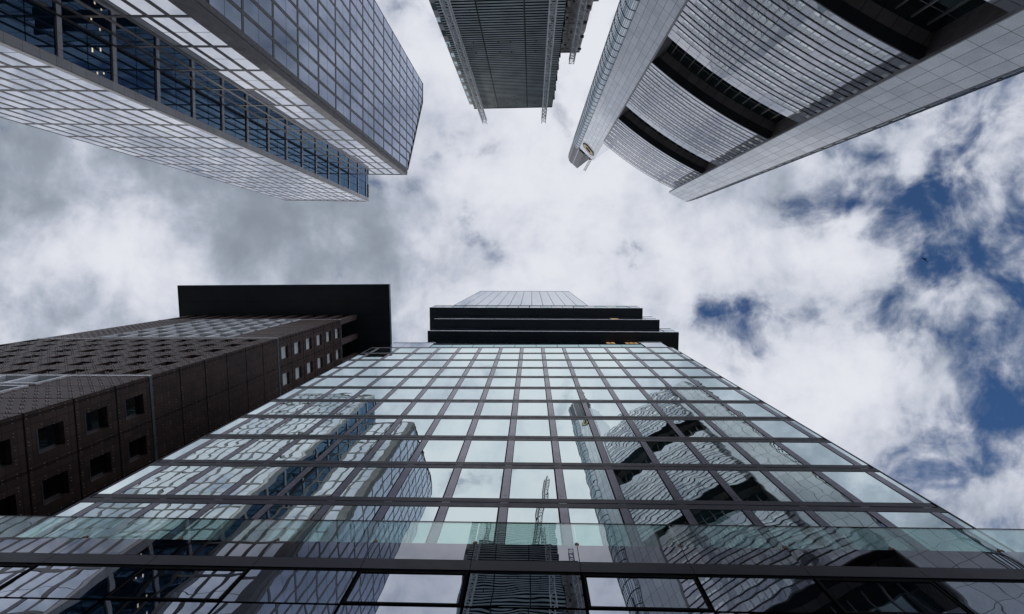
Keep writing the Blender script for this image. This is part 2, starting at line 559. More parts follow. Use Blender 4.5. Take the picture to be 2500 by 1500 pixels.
def pixel(w):
    c = CINV @ (Vector(w) - Vector((0, 0, EYE)))
    if c.z > -0.1:
        return None
    return 1250 + 1213 * c.x / -c.z, 750 - 1213 * c.y / -c.z


class Windows:
    """collects panes; the hundred that show largest become parts of their own, the rest one part"""
    def __init__(self, thing, name="window", limit=100):
        self.t, self.name, self.limit, self.items = thing, name, limit, []

    def add(self, hexa, mat, face=(3, 2, 6, 7)):
        self.items.append((hexa, mat, face))

    def finish(self):
        def size(it):
            pts = [pixel(self.t.to_world(it[0][i])) for i in it[2]]
            if any(p is None for p in pts):
                return 0.0
            cx = sum(p[0] for p in pts) / 4
            cy = sum(p[1] for p in pts) / 4
            if not (0 <= cx <= 2500 and 0 <= cy <= 1500):
                return 0.0
            n = (Vector(it[0][3]) - Vector(it[0][0]))          # outward
            c = self.t.to_world(it[0][3])
            nw = (self.t.to_world(Vector(it[0][3])) - self.t.to_world(Vector(it[0][0])))
            if nw.dot(Vector((0, 0, EYE)) - c) < 0:
                return 0.0
            a = 0
            for i in range(4):
                x0, y0 = pts[i]
                x1, y1 = pts[(i + 1) % 4]
                a += x0 * y1 - x1 * y0
            return abs(a)
        its = sorted(self.items, key=size, reverse=True)
        n = self.limit if len(its) > self.limit else len(its)
        rest = {}
        for i, (h, mat, _) in enumerate(its):
            if i < n:
                self.t.part(self.name, MB().hexa(h), mat)
            else:
                rest.setdefault(mat.name, (mat, MB()))[1].hexa(h)
        for mat, mb in rest.values():
            self.t.part(self.name, mb, mat, kind="stuff")


# ------------------------------------------------------------------ the setting underfoot
def setting():
    g = MB()
    g.v = [(-3000, -3000, 0), (3000, -3000, 0), (3000, 3000, 0), (-3000, 3000, 0)]
    g.f = [(0, 1, 2, 3)]
    tag(mesh_obj("ground", g, M["earth"]), kind="structure")
    r = MB()
    r.v = [(-400, -14, 0.004), (400, -14, 0.004), (400, -3.0, 0.004), (-400, -3.0, 0.004)]
    r.f = [(0, 1, 2, 3)]
    tag(mesh_obj("street", r, M["asphalt"]), kind="structure")
    p = MB()
    p.box(-60, 60, -2.98, 6.3, 0.0, 0.12)
    p.box(-60, 60, -18.0, -14.02, 0.0, 0.12)
    tag(mesh_obj("pavement", p, M["paving"]), kind="structure")


setting()


# ------------------------------------------------------------------ the glass block right overhead
def glass_block():
    T = Thing("glass_office_block", -1.3, 9.5,
              "glass office block right overhead, mirroring the other towers in its square panes", "office building")
    Y0, XL, XR, ZT = 9.5, -18.4, 15.73, 55.9
    core = MB().box(XL + 0.15, XR - 0.15, Y0 + 0.16, 16.0, -1.6, ZT - 0.3)
    T.part("building_core", core, M["black"])
    bands = [19.03 + 3.67 * k for k in range(-6, 11)]
    W = Windows(T)
    dk, plates = MB(), MB()

    def facade(fac, joints, end, flush=False):
        us = [0.0] + joints + [end]
        for k, zb in enumerate(bands):
            top = zb + 0.39 if k < len(bands) - 1 else ZT
            # band: lower strip, dark joint, upper strip
            e = 0.0
            bd = MB()
            fac.box(bd, 0, end, zb - 0.36, zb - 0.035, -0.16, e - 0.004)
            fac.box(dk, 0, end, zb - 0.035, zb + 0.035, -0.16, e - 0.012)
            fac.box(bd, 0, end, zb + 0.035, min(zb + 0.36, top), -0.16, e)
            T.part("floor_band", bd, M["front_band"])
        for a in joints:
            mu = MB()
            fac.box(mu, a + 0.03, a + 0.35, -1.6, ZT - 0.02, -0.16, -0.008)
            T.part("mullion", mu, M["front_frame"])
        for k in range(len(bands) - 1):
            z0, z1 = bands[k] + 0.36, bands[k + 1] - 0.36
            for i in range(len(us) - 1):
                a, b = us[i], us[i + 1]
                lo = a + (0.38 if i else 0.06)
                if i:
                    fac.box(plates, a + 0.12, a + 0.26, z0 + 0.25, z0 + 0.95, -0.008, -0.003)
                W.add(fac.hexa(lo, b - (0.004 if flush else 0.03), z0 + 0.03, z1 - 0.03, -0.14, -0.004 if flush else -0.018), M["front_glass"])
    front = Fac((XL, Y0), (XR, Y0), (0, -1))
    joints = [1.0 + 2.335 * k - XL for k in range(-8, 7)]
    joints = [j for j in joints if 0.3 < j < XR - XL - 0.3]
    facade(front, joints, XR - XL)
    right = Fac((XR, Y0), (XR, 16.0), (1, 0))
    facade(right, [2.17, 4.34], 6.5, True)
    left = Fac((XL, Y0), (XL, 16.0), (-1, 0))
    facade(left, [2.17, 4.34], 6.5, True)
    for x in (XL + 0.03, XR - 0.03):
        ct = MB()
        ct.box(x - 0.028, x + 0.028, Y0 - 0.006, Y0 + 0.10, -1.6, ZT)
        T.part("corner_trim", ct, M["front_band"])
    T.part("shadow_joint", dk, M["front_frame_dark"])
    T.part("cover_plate", plates, M["front_frame"], kind="stuff")
    W.finish()
    # roof edge: light screens at both corners, teal glass between
    roof = MB().box(XL, XR, Y0 + 0.02, 16.0, ZT - 0.29, ZT + 0.05)
    T.part("roof", roof, M["front_frame"])
    for a, b in ((-16.9, -11.9), (12.9, 15.4)):
        s = MB()
        n = 3 if b - a > 4 else 1
        for i in range(n):
            s.box(a + (b - a) * i / n + 0.03, a + (b - a) * (i + 1) / n - 0.03, 9.58, 9.66, ZT + 0.30, ZT + 3.6)
        T.part("roof_screen", s, M["step_glass"])
        rail = MB().box(a - 0.1, b + 0.1, 9.55, 9.68, ZT + 3.62, ZT + 3.85).box(a, b, 9.55, 9.62, ZT + 0.06, ZT + 0.28)
        T.part("screen_rail", rail, M["white_metal"])
    for i in range(10):
        a = -11.9 + 24.7 * i / 10
        T.part("roof_balustrade", MB().box(a + 0.03, a + 2.44, 9.62, 9.67, ZT + 0.1, ZT + 2.3), M["step_teal"])
    # the low front wing with its glass balustrade
    Yp = 6.41
    XA, XB = -29.0, 33.0
    T.part("podium_wall", MB().box(XA, XB, Yp + 0.18, 9.4, -1.6, 10.7), M["black"])
    T.part("podium_roof", MB().box(XA, XB, Yp + 0.06, 9.42, 10.7, 10.84), M["front_frame_dark"])
    fac = Fac((XA, Yp), (XB, Yp), (0, -1))
    J = [1.0 + 2.335 * k - XA for k in range(-12, 14)]
    fr2, fr3 = MB(), MB()
    W2 = Windows(T, "podium_window", 60)
    W3 = Windows(T, "spandrel_glass", 30)
    for k in range(len(J) - 1):
        a, b = J[k], J[k + 1]
        W3.add(fac.hexa(a + 0.008, b - 0.008, 10.23, 10.85, -0.10, -0.006), M["spandrel_glass"])
        fac.box(fr2, a + 0.006, b - 0.006, 9.87, 10.215, -0.12, 0.0)
        fac.box(fr3, a + 0.006, b - 0.006, 9.79, 9.86, -0.15, -0.02)
        op = k % 2 == 0
        fw = 0.05 if op else 0.02
        z1 = 9.775
        for zz0, zz1 in ((8.78, z1), (5.9, 8.74), (2.6, 5.8), (-1.2, 2.5)):
            if op and zz1 == z1:
                for (u0, u1, q0, q1) in ((a + 0.03, b - 0.03, zz1 - fw, zz1), (a + 0.03, b - 0.03, zz0, zz0 + fw),
                                         (a + 0.03, a + 0.03 + fw, zz0 + fw, zz1 - fw), (b - 0.03 - fw, b - 0.03, zz0 + fw, zz1 - fw)):
                    fac.box(fr3, u0, u1, q0, q1, -0.06, 0.006)
                W2.add(fac.hexa(a + 0.04 + fw, b - 0.04 - fw, zz0 + fw + 0.01, zz1 - fw - 0.01, -0.12, -0.012), M["podium_glass"])
            else:
                W2.add(fac.hexa(a + 0.03, b - 0.03, zz0 + 0.006, zz1 - 0.006, -0.12, -0.012), M["podium_glass"])
    T.part("podium_band", fr2, M["front_band"])
    T.part("podium_frame", fr3, M["black"])
    W2.finish()
    W3.finish()
    for k in range(len(J) - 1):
        a, b = J[k], J[k + 1]
        pan = T.part("balustrade_panel", MB().hexa(fac.hexa(a + 0.008, b - 0.008, 10.80, 11.84, -0.045, -0.025)), M["clear"])
        c = MB()
        fac.box(c, a - 0.05, a + 0.05, 10.86, 10.93, -0.09, 0.0)
        fac.box(c, a - 0.02, a + 0.02, 10.93, 10.98, -0.05, -0.01)
        T.part("clip", c, M["clip"], pan)
    hr = MB()
    fac.box(hr, 0, fac.L, 11.845, 11.862, -0.05, -0.02)
    T.part("handrail", hr, M["front_frame_dark"])


glass_block()


# ------------------------------------------------------------------ the stepped glass tower behind it
def stepped_tower():
    rot = Matrix.Rotation(R(0.45), 3, "Z")
    cx, cy = -3.0, 10.6
    T = Thing("stepped_glass_tower", cx, cy,
              "tall glass tower with three dark jutting steps, rising behind the mirrored glass block", "skyscraper", rot=rot)
    W = Windows(T)

    def X(v):
        return v - cx

    def Yy(v):
        return v - cy
    body, sof, fr, pale = MB(), MB(), MB(), MB()
    # shaft, three overhanging blocks, upper tower
    body.box(X(-22), X(26), Yy(16.5), Yy(40), -1.6, 104.3)
    blocks = [(-22.2, 30.6, 14.35, 104.0, 110.4), (-22.0, 28.1, 12.45, 110.0, 117.0), (-24.4, 25.9, 10.5, 117.0, 123.4)]
    for (xa, xb, y, z0, z1) in blocks:
        body.box(X(xa) + 0.2, X(xb) - 0.2, Yy(y) + 0.2, Yy(40.5), z0 + 0.26, z1 - 0.02)
        sof.box(X(xa), X(xb), Yy(y), Yy(41), z0, z0 + 0.25)
        f = Fac((X(xa), Yy(y)), (X(xb), Yy(y)), (0, -1))
        n = int((xb - xa) / 2.6)
        w = (xb - xa) / n
        xs0 = 0.0 if xa < -23 else 0.9
        for i in range(n):
            for (p, q) in ((z0 + 1.0, z0 + 3.4), (z0 + 3.7, z1 - 0.3)):
                mat = M["step_glass"] if random.random() < 0.8 else M["step_teal"]
                a = max(xs0, i * w + 0.05)
                W.add(f.hexa(a, (i + 1) * w - 0.05 - random.choice((0, 0, 0.15)), p, q, -0.19, -0.03), mat)
        f.box(pale, 0, xb - xa, z0 + 0.26, z0 + 0.95, -0.19, 0.02)
        f.box(fr, 0, xb - xa, z0 + 3.45, z0 + 3.65, -0.19, 0.0)
        f.box(fr, 0, xb - xa, z1 - 0.26, z1, -0.19, 0.01)
        for side, sx in ((1, xb), (-1, xa)):
            g = Fac((X(sx), Yy(y)), (X(sx), Yy(40.5)), (side, 0))
            for i in range(10):
                for (p, q) in ((z0 + 0.5, z0 + 3.4), (z0 + 3.7, z1 - 0.3)):
                    W.add(g.hexa(0.3 + i * 2.6, 2.75 + i * 2.6, p, q, -0.19, -0.03), M["step_glass"])
            g.box(fr, 0, 26.5, z0 + 3.45, z0 + 3.65, -0.19, 0.0)
            g.box(fr, 0, 26.5, z1 - 0.26, z1, -0.19, 0.0)
    # wall of the shaft under the lowest step, some rooms lit
    f = Fac((X(-22), Yy(16.5)), (X(26), Yy(16.5)), (0, -1))
    litX = [(15.3, 17.2), (19.2, 21.9)]
    for i in range(24):
        for k in range(28):
            p = 104.0 - 3.6 * (k + 1)
            xa = -22 + 2 * i
            W.add(f.hexa(2 * i + 0.06, 2 * i + 1.94, p + 0.3, p + 3.5, -0.02, 0.06), M["step_teal"])
    for k in range(29):
        f.box(fr, 0, 48, 104.0 - 3.6 * k - 0.35, 104.0 - 3.6 * k - 0.05, 0.0, 0.09)
    for a, b in litX:
        for s in range(3 if b - a > 2.2 else 2):
            w = (b - a) / (3 if b - a > 2.2 else 2)
            lit = MB()
            f.box(lit, a + 22 + s * w + 0.12, a + 22 + (s + 1) * w - 0.12, 101.6, 103.3, 0.07, 0.10)
            T.part("lit_window", lit, M["lit"])
    f2 = Fac((X(-22), Yy(12.45)), (X(28.1), Yy(12.45)), (0, -1))
    lit = MB()
    f2.box(lit, 39.7, 41.4, 111.2, 112.9, -0.03, 0.02)
    T.part("lit_window", lit, M["lit"])
    # upper tower
    xa, xb, y, z0, z1 = -19.55, 13.85, 10.45, 123.3, 186.0
    body.box(X(xa) + 0.2, X(xb) - 0.2, Yy(y) + 0.2, Yy(38), z0, z1 - 0.3)
    for fc, L, n in ((Fac((X(xa), Yy(y)), (X(xb), Yy(y)), (0, -1)), xb - xa, 12),
                     (Fac((X(xb), Yy(y)), (X(xb), Yy(38)), (1, 0)), 27.5, 10),
                     (Fac((X(xa), Yy(y)), (X(xa), Yy(38)), (-1, 0)), 27.5, 10)):
        w = L / n
        for j in range(17):
            a = z0 + 0.3 + (z1 - z0 - 0.6) * j / 17
            b = z0 + 0.3 + (z1 - z0 - 0.6) * (j + 1) / 17
            fc.box(fr, 0, L, a - 0.20, a + 0.20, -0.19, 0.003)
            for i in range(n):
                W.add(fc.hexa(i * w + 0.09, (i + 1) * w - 0.09, a + 0.22, b - 0.22, -0.19, -0.004), M["step_glass"])
        for i in range(n + 1):
            u = min(max(i * w, 0.08), L - 0.08)
            fc.box(fr, u - 0.08, u + 0.08, z0, z1, -0.19, 0.0)
        fc.box(fr, 0, L, z1 - 0.3, z1 + 0.1, -0.19, 0.05)
    T.part("building_core", body, M["black"])
    T.part("soffit", sof, M["soffit"])
    T.part("pale_fascia", pale, M["white_metal"])
    T.part("frame", fr, M["step_frame"])
    W.finish()


stepped_tower()


# ------------------------------------------------------------------ the brown stone tower
def stone_tower():
    XE, YN, XW, YS = -43.0, 12.3, -85.0, 52.0
    F0 = 53.35
    FH = 4.683
    ZW = 109.5
    T = Thing("stone_clad_tower", XE * 0.7, YN * 0.7,
              "brown granite tower with studded panels under a huge black flat roof", "skyscraper", scale=0.7)
    W = Windows(T)
    wall, joints, stud, wfs, zinc, piers = MB(), MB(), MB(), [MB(), MB()], MB(), MB()
    T.part("building_core", MB().box(XW + 0.6, XE - 0.6, YN + 0.6, YS - 0.6, -2.28, ZW), M["black"])
    floors = list(range(-11, 12))

    # east face
    fe = Fac((XE, YN), (XE, YS), (1, 0))
    op = []
    nb = 8
    for k in floors:
        z = F0 + FH * k
        blank = 0 <= k < 6
        for i in range(nb):
            u0 = 1.75 + 4.683 * i
            if not blank:
                op.append((u0, u0 + 2.2, z + 1.0, z + 3.5))
                W.add(fe.hexa(u0 - 0.05, u0 + 2.25, z + 0.95, z + 3.55, -0.62, -0.5), M["stone_glass"])
                own = k >= -5 and i < 6
                sill = MB() if own else zinc
                fe.box(sill, u0, u0 + 2.2, z + 1.0, z + 1.07, -0.45, 0.03)
                if own:
                    T.part("window_sill", sill, M["zinc"])
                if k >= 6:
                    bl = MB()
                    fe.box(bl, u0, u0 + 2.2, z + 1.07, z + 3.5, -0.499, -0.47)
                    T.part("blind_and_sky_sheen", bl, M["blind_and_sky_sheen"])  # white sheet standing in for bright sky mirrored in the upper windows
        fe.box(joints, 0.02, YS - YN, z - 0.07, z + 0.07, -0.1, 0.012)
    wall_with_openings(fe, wall, 0, YS - YN, -2.28, ZW, op, -0.6, 0)
    for i in range(nb + 1):
        u = 0.5 + 4.683 * i
        fe.box(joints, u - 0.03, u + 0.03, -2.28, ZW, -0.1, 0.010)
        fe.box(joints, u - 0.17, u - 0.11, -2.28, ZW, -0.1, 0.010)
    # north face
    fn = Fac((XE, YN), (XW, YN), (0, -1))
    opn = []
    P = 3.76
    for k in floors:
        z = F0 + FH * k
        for i in range(11):
            u0 = 2.45 + P * i - 0.05
            white = (2 <= i <= 7) and (k >= 6 or k < 0)
            if white:
                a, b, p, q = u0 - 0.95, u0 + 2.75, z + 0.35, z + 4.35
                opn.append((a, b, p, q))
                W.add(fn.hexa(a - 0.04, b + 0.04, p - 0.04, q + 0.04, -0.62, -0.42), M["dark_glass"])
                for (x0, x1, q0, q1, dd) in ((a, b, p, p + 0.36, 0.20), (a, b, q - 0.36, q, 0.20), (a, a + 0.34, p + 0.36, q - 0.36, 0.19),
                                             (b - 0.34, b, p + 0.36, q - 0.36, 0.19)):
                    fn.box(wfs[k < 0], x0, x1, q0, q1, -0.41, dd)
            elif k >= 6 and (i < 2 or i > 7):
                continue
            elif k < 0 and i < 2:
                continue
            else:
                opn.append((u0, u0 + 1.9, z + 1.0, z + 3.5))
                W.add(fn.hexa(u0 - 0.05, u0 + 1.95, z + 0.95, z + 3.55, -0.62, -0.5), M["dark_glass"])
    wall_with_openings(fn, wall, 0.002, XE - XW, -2.28, ZW, opn, -0.6, -0.003)
    for k in floors:
        fn.box(joints, 0.02, XE - XW, F0 + FH * k - 0.05, F0 + FH * k + 0.05, -0.1, 0.008)
    # studs holding the stone: part of the cladding, one pair per panel corner
    for fac, L, k0, k1, dd in ((fn, XE - XW, -4, 12, 0.16), (fe, 26.0, -4, 12, 0.10)):
        for k in range(k0 * 4, k1 * 4):
            z = F0 + FH * k / 4
            for i in range(int(L / 1.17)):
                u = 1.17 * i + 0.2
                kk = math.floor(k / 4)
                zl = z + 0.18
                hole = any(o[0] - 0.05 < u < o[1] + 0.05 and o[2] - 0.05 < zl < o[3] + 0.05 for o in (opn if fac is fn else op))
                if hole or z < 22 or (fac is fn and k > 16 and 3.5 < u < 34 and 0 <= kk - 6):
                    continue
                w = 0.09 if fac is fn else 0.05
                fac.box(stud, u, u + w, zl, zl + w, 0.0, dd)
                fac.box(stud, u + 0.30, u + 0.30 + w, zl, zl + w, 0.0, dd)
    # other two faces
    back = MB().box(XW, XE - 0.6, YS - 0.6, YS, -2.28, ZW)
    back.box(XW, XW + 0.6, YN + 0.6, YS - 0.6, -2.28, ZW)
    wall.add(back)
    T.part("wall", wall, M["granite"])
    T.part("stone_stud", stud, M["stud"], kind="stuff")
    for z in (F0, F0 + 6 * FH, ZW - 0.2):
        zs_ = MB()
        fe.box(zs_, 0, YS - YN, z - 0.18, z + 0.18, -0.1, 0.06)
        T.part("zinc_strip", zs_, M["zinc"])
        s = MB()
        fn.box(s, -0.05, XE - XW, z - 0.2, z + 0.2, -0.1, 0.07)
        T.part("white_strip", s, M["white_metal"])
    T.part("joint_line", joints, M["black"])
    T.part("window_sill", zinc, M["zinc"], kind="stuff")
    for wf in wfs:
        T.part("white_frame", wf, M["white_metal"])
    W.finish()
    # open loggia of piers under the roof
    for i in range(9):
        u = 0.0 + 4.683 * i
        fe.box(piers, u, u + 1.15, ZW, 120.0, -1.1, 0.0)
    for i in range(1, 12):
        u = 3.76 * i
        fn.box(piers, u - 0.3, u + 0.75, ZW, 120.0, -1.1, 0.0)
    T.part("pier", piers, M["granite_plain"])
    T.part("loggia_wall", MB().box(XW + 4, XE - 4, YN + 4, YS - 4, ZW, 120.0), M["black"])
    roof = MB().box(-87.9, -34.95, 4.9, 60, 120.0, 120.9)
    rp = T.part("roof", roof, M["soffit"])
    e = MB()
    e.box(-88.0, -34.85, 4.82, 4.9, 119.95, 121.1)
    e.box(-34.95, -34.85, 4.9, 60, 119.95, 121.1)
    e.box(-88.0, -87.9, 4.9, 60, 119.95, 121.1)
    T.part("roof_edge", e, M["zinc"], rp)


stone_tower()


# ------------------------------------------------------------------ the white gridded tower
def gridded_tower():
    rot = (Matrix.Rotation(R(1.5), 3, "Z") @ Matrix.Rotation(R(-1.02), 3, "X"))
    basew = Vector((-45.71, -20.19, 0.022 + EYE)) - rot @ Vector((0, 0, 0.022 + EYE))
    T = Thing("white_gridded_tower", basew.x, basew.y,
              "twin-slab tower with a white window grid and dark recess between its halves", "skyscraper", rot=rot, raise_z=EYE)
    W = Windows(T)
    fr, core, light, gask = MB(), MB(), MB(), MB()
    YB = -4.75
    ZA, ZB = 140.0, 125.4
    rows = [48.4 + 6.4 * k for k in range(-8, 16)]
    # bodies
    core.prism([(-24.0, -0.2), (-0.2, -0.2), (-0.2, -46), (-24.0, -46)], -1.6, ZA - 0.3)
    core.prism([(-0.5, YB - 0.2), (14.4, YB - 0.2), (14.4, -28.2), (14.4, -33.3), (-0.5, -34.5)], -1.6, [ZB, ZB, 142.4, 142.6, 142.6])
    T.part("building_core", core, M["black"])

    def grid(fac, cols, top, glassmat, mw=0.44, tw=0.40, first=0.0, last=None, ztop=None, mid=True):
        L = last if last is not None else fac.L
        zs = [z for z in rows if z < top - 1.5] + [top]
        for i in range(cols + 1):
            u = first + (L - first) * i / cols
            a, b = max(0, u - mw / 2), min(fac.L, u + mw / 2)
            for k in range(len(zs) - 1):
                if ztop and zs[k] > ztop(u) - 0.5:
                    continue
                t1 = min(zs[k + 1], ztop(u)) if ztop else zs[k + 1]
                fac.box(fr, a, b, zs[k] + tw / 2, t1 - tw / 2, -0.2, 0.0)
        for k, z in enumerate(zs):
            if not ztop:
                fac.box(fr, 0, fac.L, z - tw / 2, z + tw / 2, -0.2, 0.003)
            else:
                for i in range(cols):
                    a = first + (L - first) * i / cols
                    b = first + (L - first) * (i + 1) / cols
                    if z < min(ztop(a), ztop(b)):
                        fac.box(fr, a, b, z - tw / 2, z + tw / 2, -0.2, 0.003)
        for i in range(cols):
            a = first + (L - first) * i / cols + mw / 2 + 0.045
            b = first + (L - first) * (i + 1) / cols - mw / 2 - 0.045
            for k in range(len(zs) - 1):
                z0, z1 = zs[k] + tw / 2 + 0.05, zs[k + 1] - tw / 2 - 0.05
                if ztop:
                    z1 = min(z1, min(ztop(a), ztop(b)) - 0.3)
                    if z1 - z0 < 0.6:
                        continue
                zm = (zs[k] + zs[k + 1]) / 2
                W.add(fac.hexa(a, b, z0, z1, -0.2, -0.03), glassmat)
                if mid and z1 > zm + 0.4:
                    fac.box(gask, a, b, zm - 0.03, zm + 0.03, -0.05, -0.025)

    g = M["grid_glass"]
    south = Fac((-0.55, 0), (-24.2, 0), (0, 1))
    grid(south, 11, ZA, g)
    for k, z in enumerate(rows):
        pass
    # stone edge of the tall slab, then its recessed flank with tall frames
    light.prism([(-0.56, 0.06), (0.02, 0.06), (0.02, -0.95), (-0.12, -0.95), (-0.12, -0.2), (-0.56, -0.2)], -1.6, ZA + 0.1)
    flank = Fac((0, -0.95), (0, YB), (1, 0))
    zs = [z for z in rows if z < ZA - 1] + [ZA]
    for k in range(len(zs)):
        flank.box(light, 0, flank.L - 0.02, zs[k] - 0.26, zs[k] + 0.26, -0.2, 0.09)
    for k in range(len(zs) - 1):
        hw = flank.L / 2
        for i in range(2):
            zm = (zs[k] + zs[k + 1]) / 2
            for p, q in ((zs[k] + 0.33, zm - 0.05), (zm + 0.05, zs[k + 1] - 0.33)):
                W.add(flank.hexa(i * hw + 0.04, (i + 1) * hw - 0.04, p, q, -0.2, -0.09), M["flank_glass"])
    # flank above and behind the lower slab
    f3 = Fac((0, YB), (0, -45), (1, 0))
    for z in (119.0, 125.4, 131.8, 138.2):
        f3.box(light, 0, 40, z - 0.2, z + 0.2, -0.2, 0.02)
        for i in range(14):
            W.add(f3.hexa(i * 2.2 + 0.08, i * 2.2 + 2.12, z + 0.3, min(z + 6.1, ZA), -0.2, -0.09), M["flank_glass"])
    # lower slab
    sb = Fac((0.0, YB), (14.5, YB), (0, 1))
    grid(sb, 6, ZB, g, mw=0.46, first=0.2, last=13.25)
    ridge = MB().prism([(13.46, YB + 0.05), (14.55, YB + 0.05), (14.62, YB - 0.5), (14.62, YB - 1.35), (14.3, YB - 1.35), (13.46, YB - 0.2)], -1.6, ZB + 0.25)
    slot = MB().box(14.6, 14.66, YB - 0.9, YB - 0.72, -1.6, ZB)
    T.part("edge_strip", ridge, M["grid_frame"])
    T.part("edge_slot", slot, M["bar_dark"])
    eb = Fac((14.5, YB - 1.35), (14.5, -33.4), (1, 0))

    def roofline(u):
        y = YB - 1.35 - u
        return 126.3 + (142.8 - 126.3) * min(1, max(0, (-y - 6.1) / 22.0))
    grid(eb, 12, 144.0, M["blue_glass"], mw=0.42, tw=0.42, ztop=roofline)
    cap = MB()
    for a, b in ((0, eb.L * 0.42), (eb.L * 0.42, 22.0), (22.0, eb.L)):
        h = eb.hexa(a, b, 0, 0.3, -0.35, 0.06)
        za, zb = roofline(a), roofline(b)
        h = [(q[0], q[1], (za if i in (0, 3, 4, 7) else zb) + (0.35 if i > 3 else -0.05)) for i, q in enumerate(h)]
        cap.hexa(h)
    cap.box(-0.1, 14.5, YB - 0.3, YB + 0.06, ZB + 0.21, ZB + 0.5)
    cap.box(-24.1, -0.2, -0.3, 0.05, ZA + 0.21, ZA + 0.45)
    T.part("roof_edge", cap, M["grid_frame"])
    T.part("glazing_bar", gask, M["bar_dark"])
    T.part("frame", fr, M["grid_frame"])
    T.part("stone_edge", light, M["grid_frame_light"])
    # two pairs of ceiling lights seen through the flank
    for (ya, yb, z) in ((-3.05, -3.48, 52.1), (-3.55, -3.91, 53.1), (-0.99, -1.25, 52.6), (-1.3, -1.5, 53.4)):
        s = MB()
        s.box(-0.088, -0.075, yb, ya, z, z + 0.16)
        T.part("ceiling_light", s, M["strip_light"])
    W.finish()


gridded_tower()


# ------------------------------------------------------------------ the ribbed tower being built
def lattice_mast(mb, x, y, z0, z1, s, step, w):
    c = [(x - s / 2, y - s / 2), (x + s / 2, y - s / 2), (x + s / 2, y + s / 2), (x - s / 2, y + s / 2)]
    for p in c:
        mb.box(p[0] - w / 2, p[0] + w / 2, p[1] - w / 2, p[1] + w / 2, z0, z1)
    n = int((z1 - z0) / step)
    for k in range(n):
        za, zb = z0 + k * step, z0 + (k + 1) * step
        for i in range(4):
            p, q = c[i], c[(i + 1) % 4]
            mb.bar((p[0], p[1], zb), (q[0], q[1], zb), w * 0.5)
            if k % 2:
                p, q = q, p
            mb.bar((p[0], p[1], za), (q[0], q[1], zb), w * 0.4)


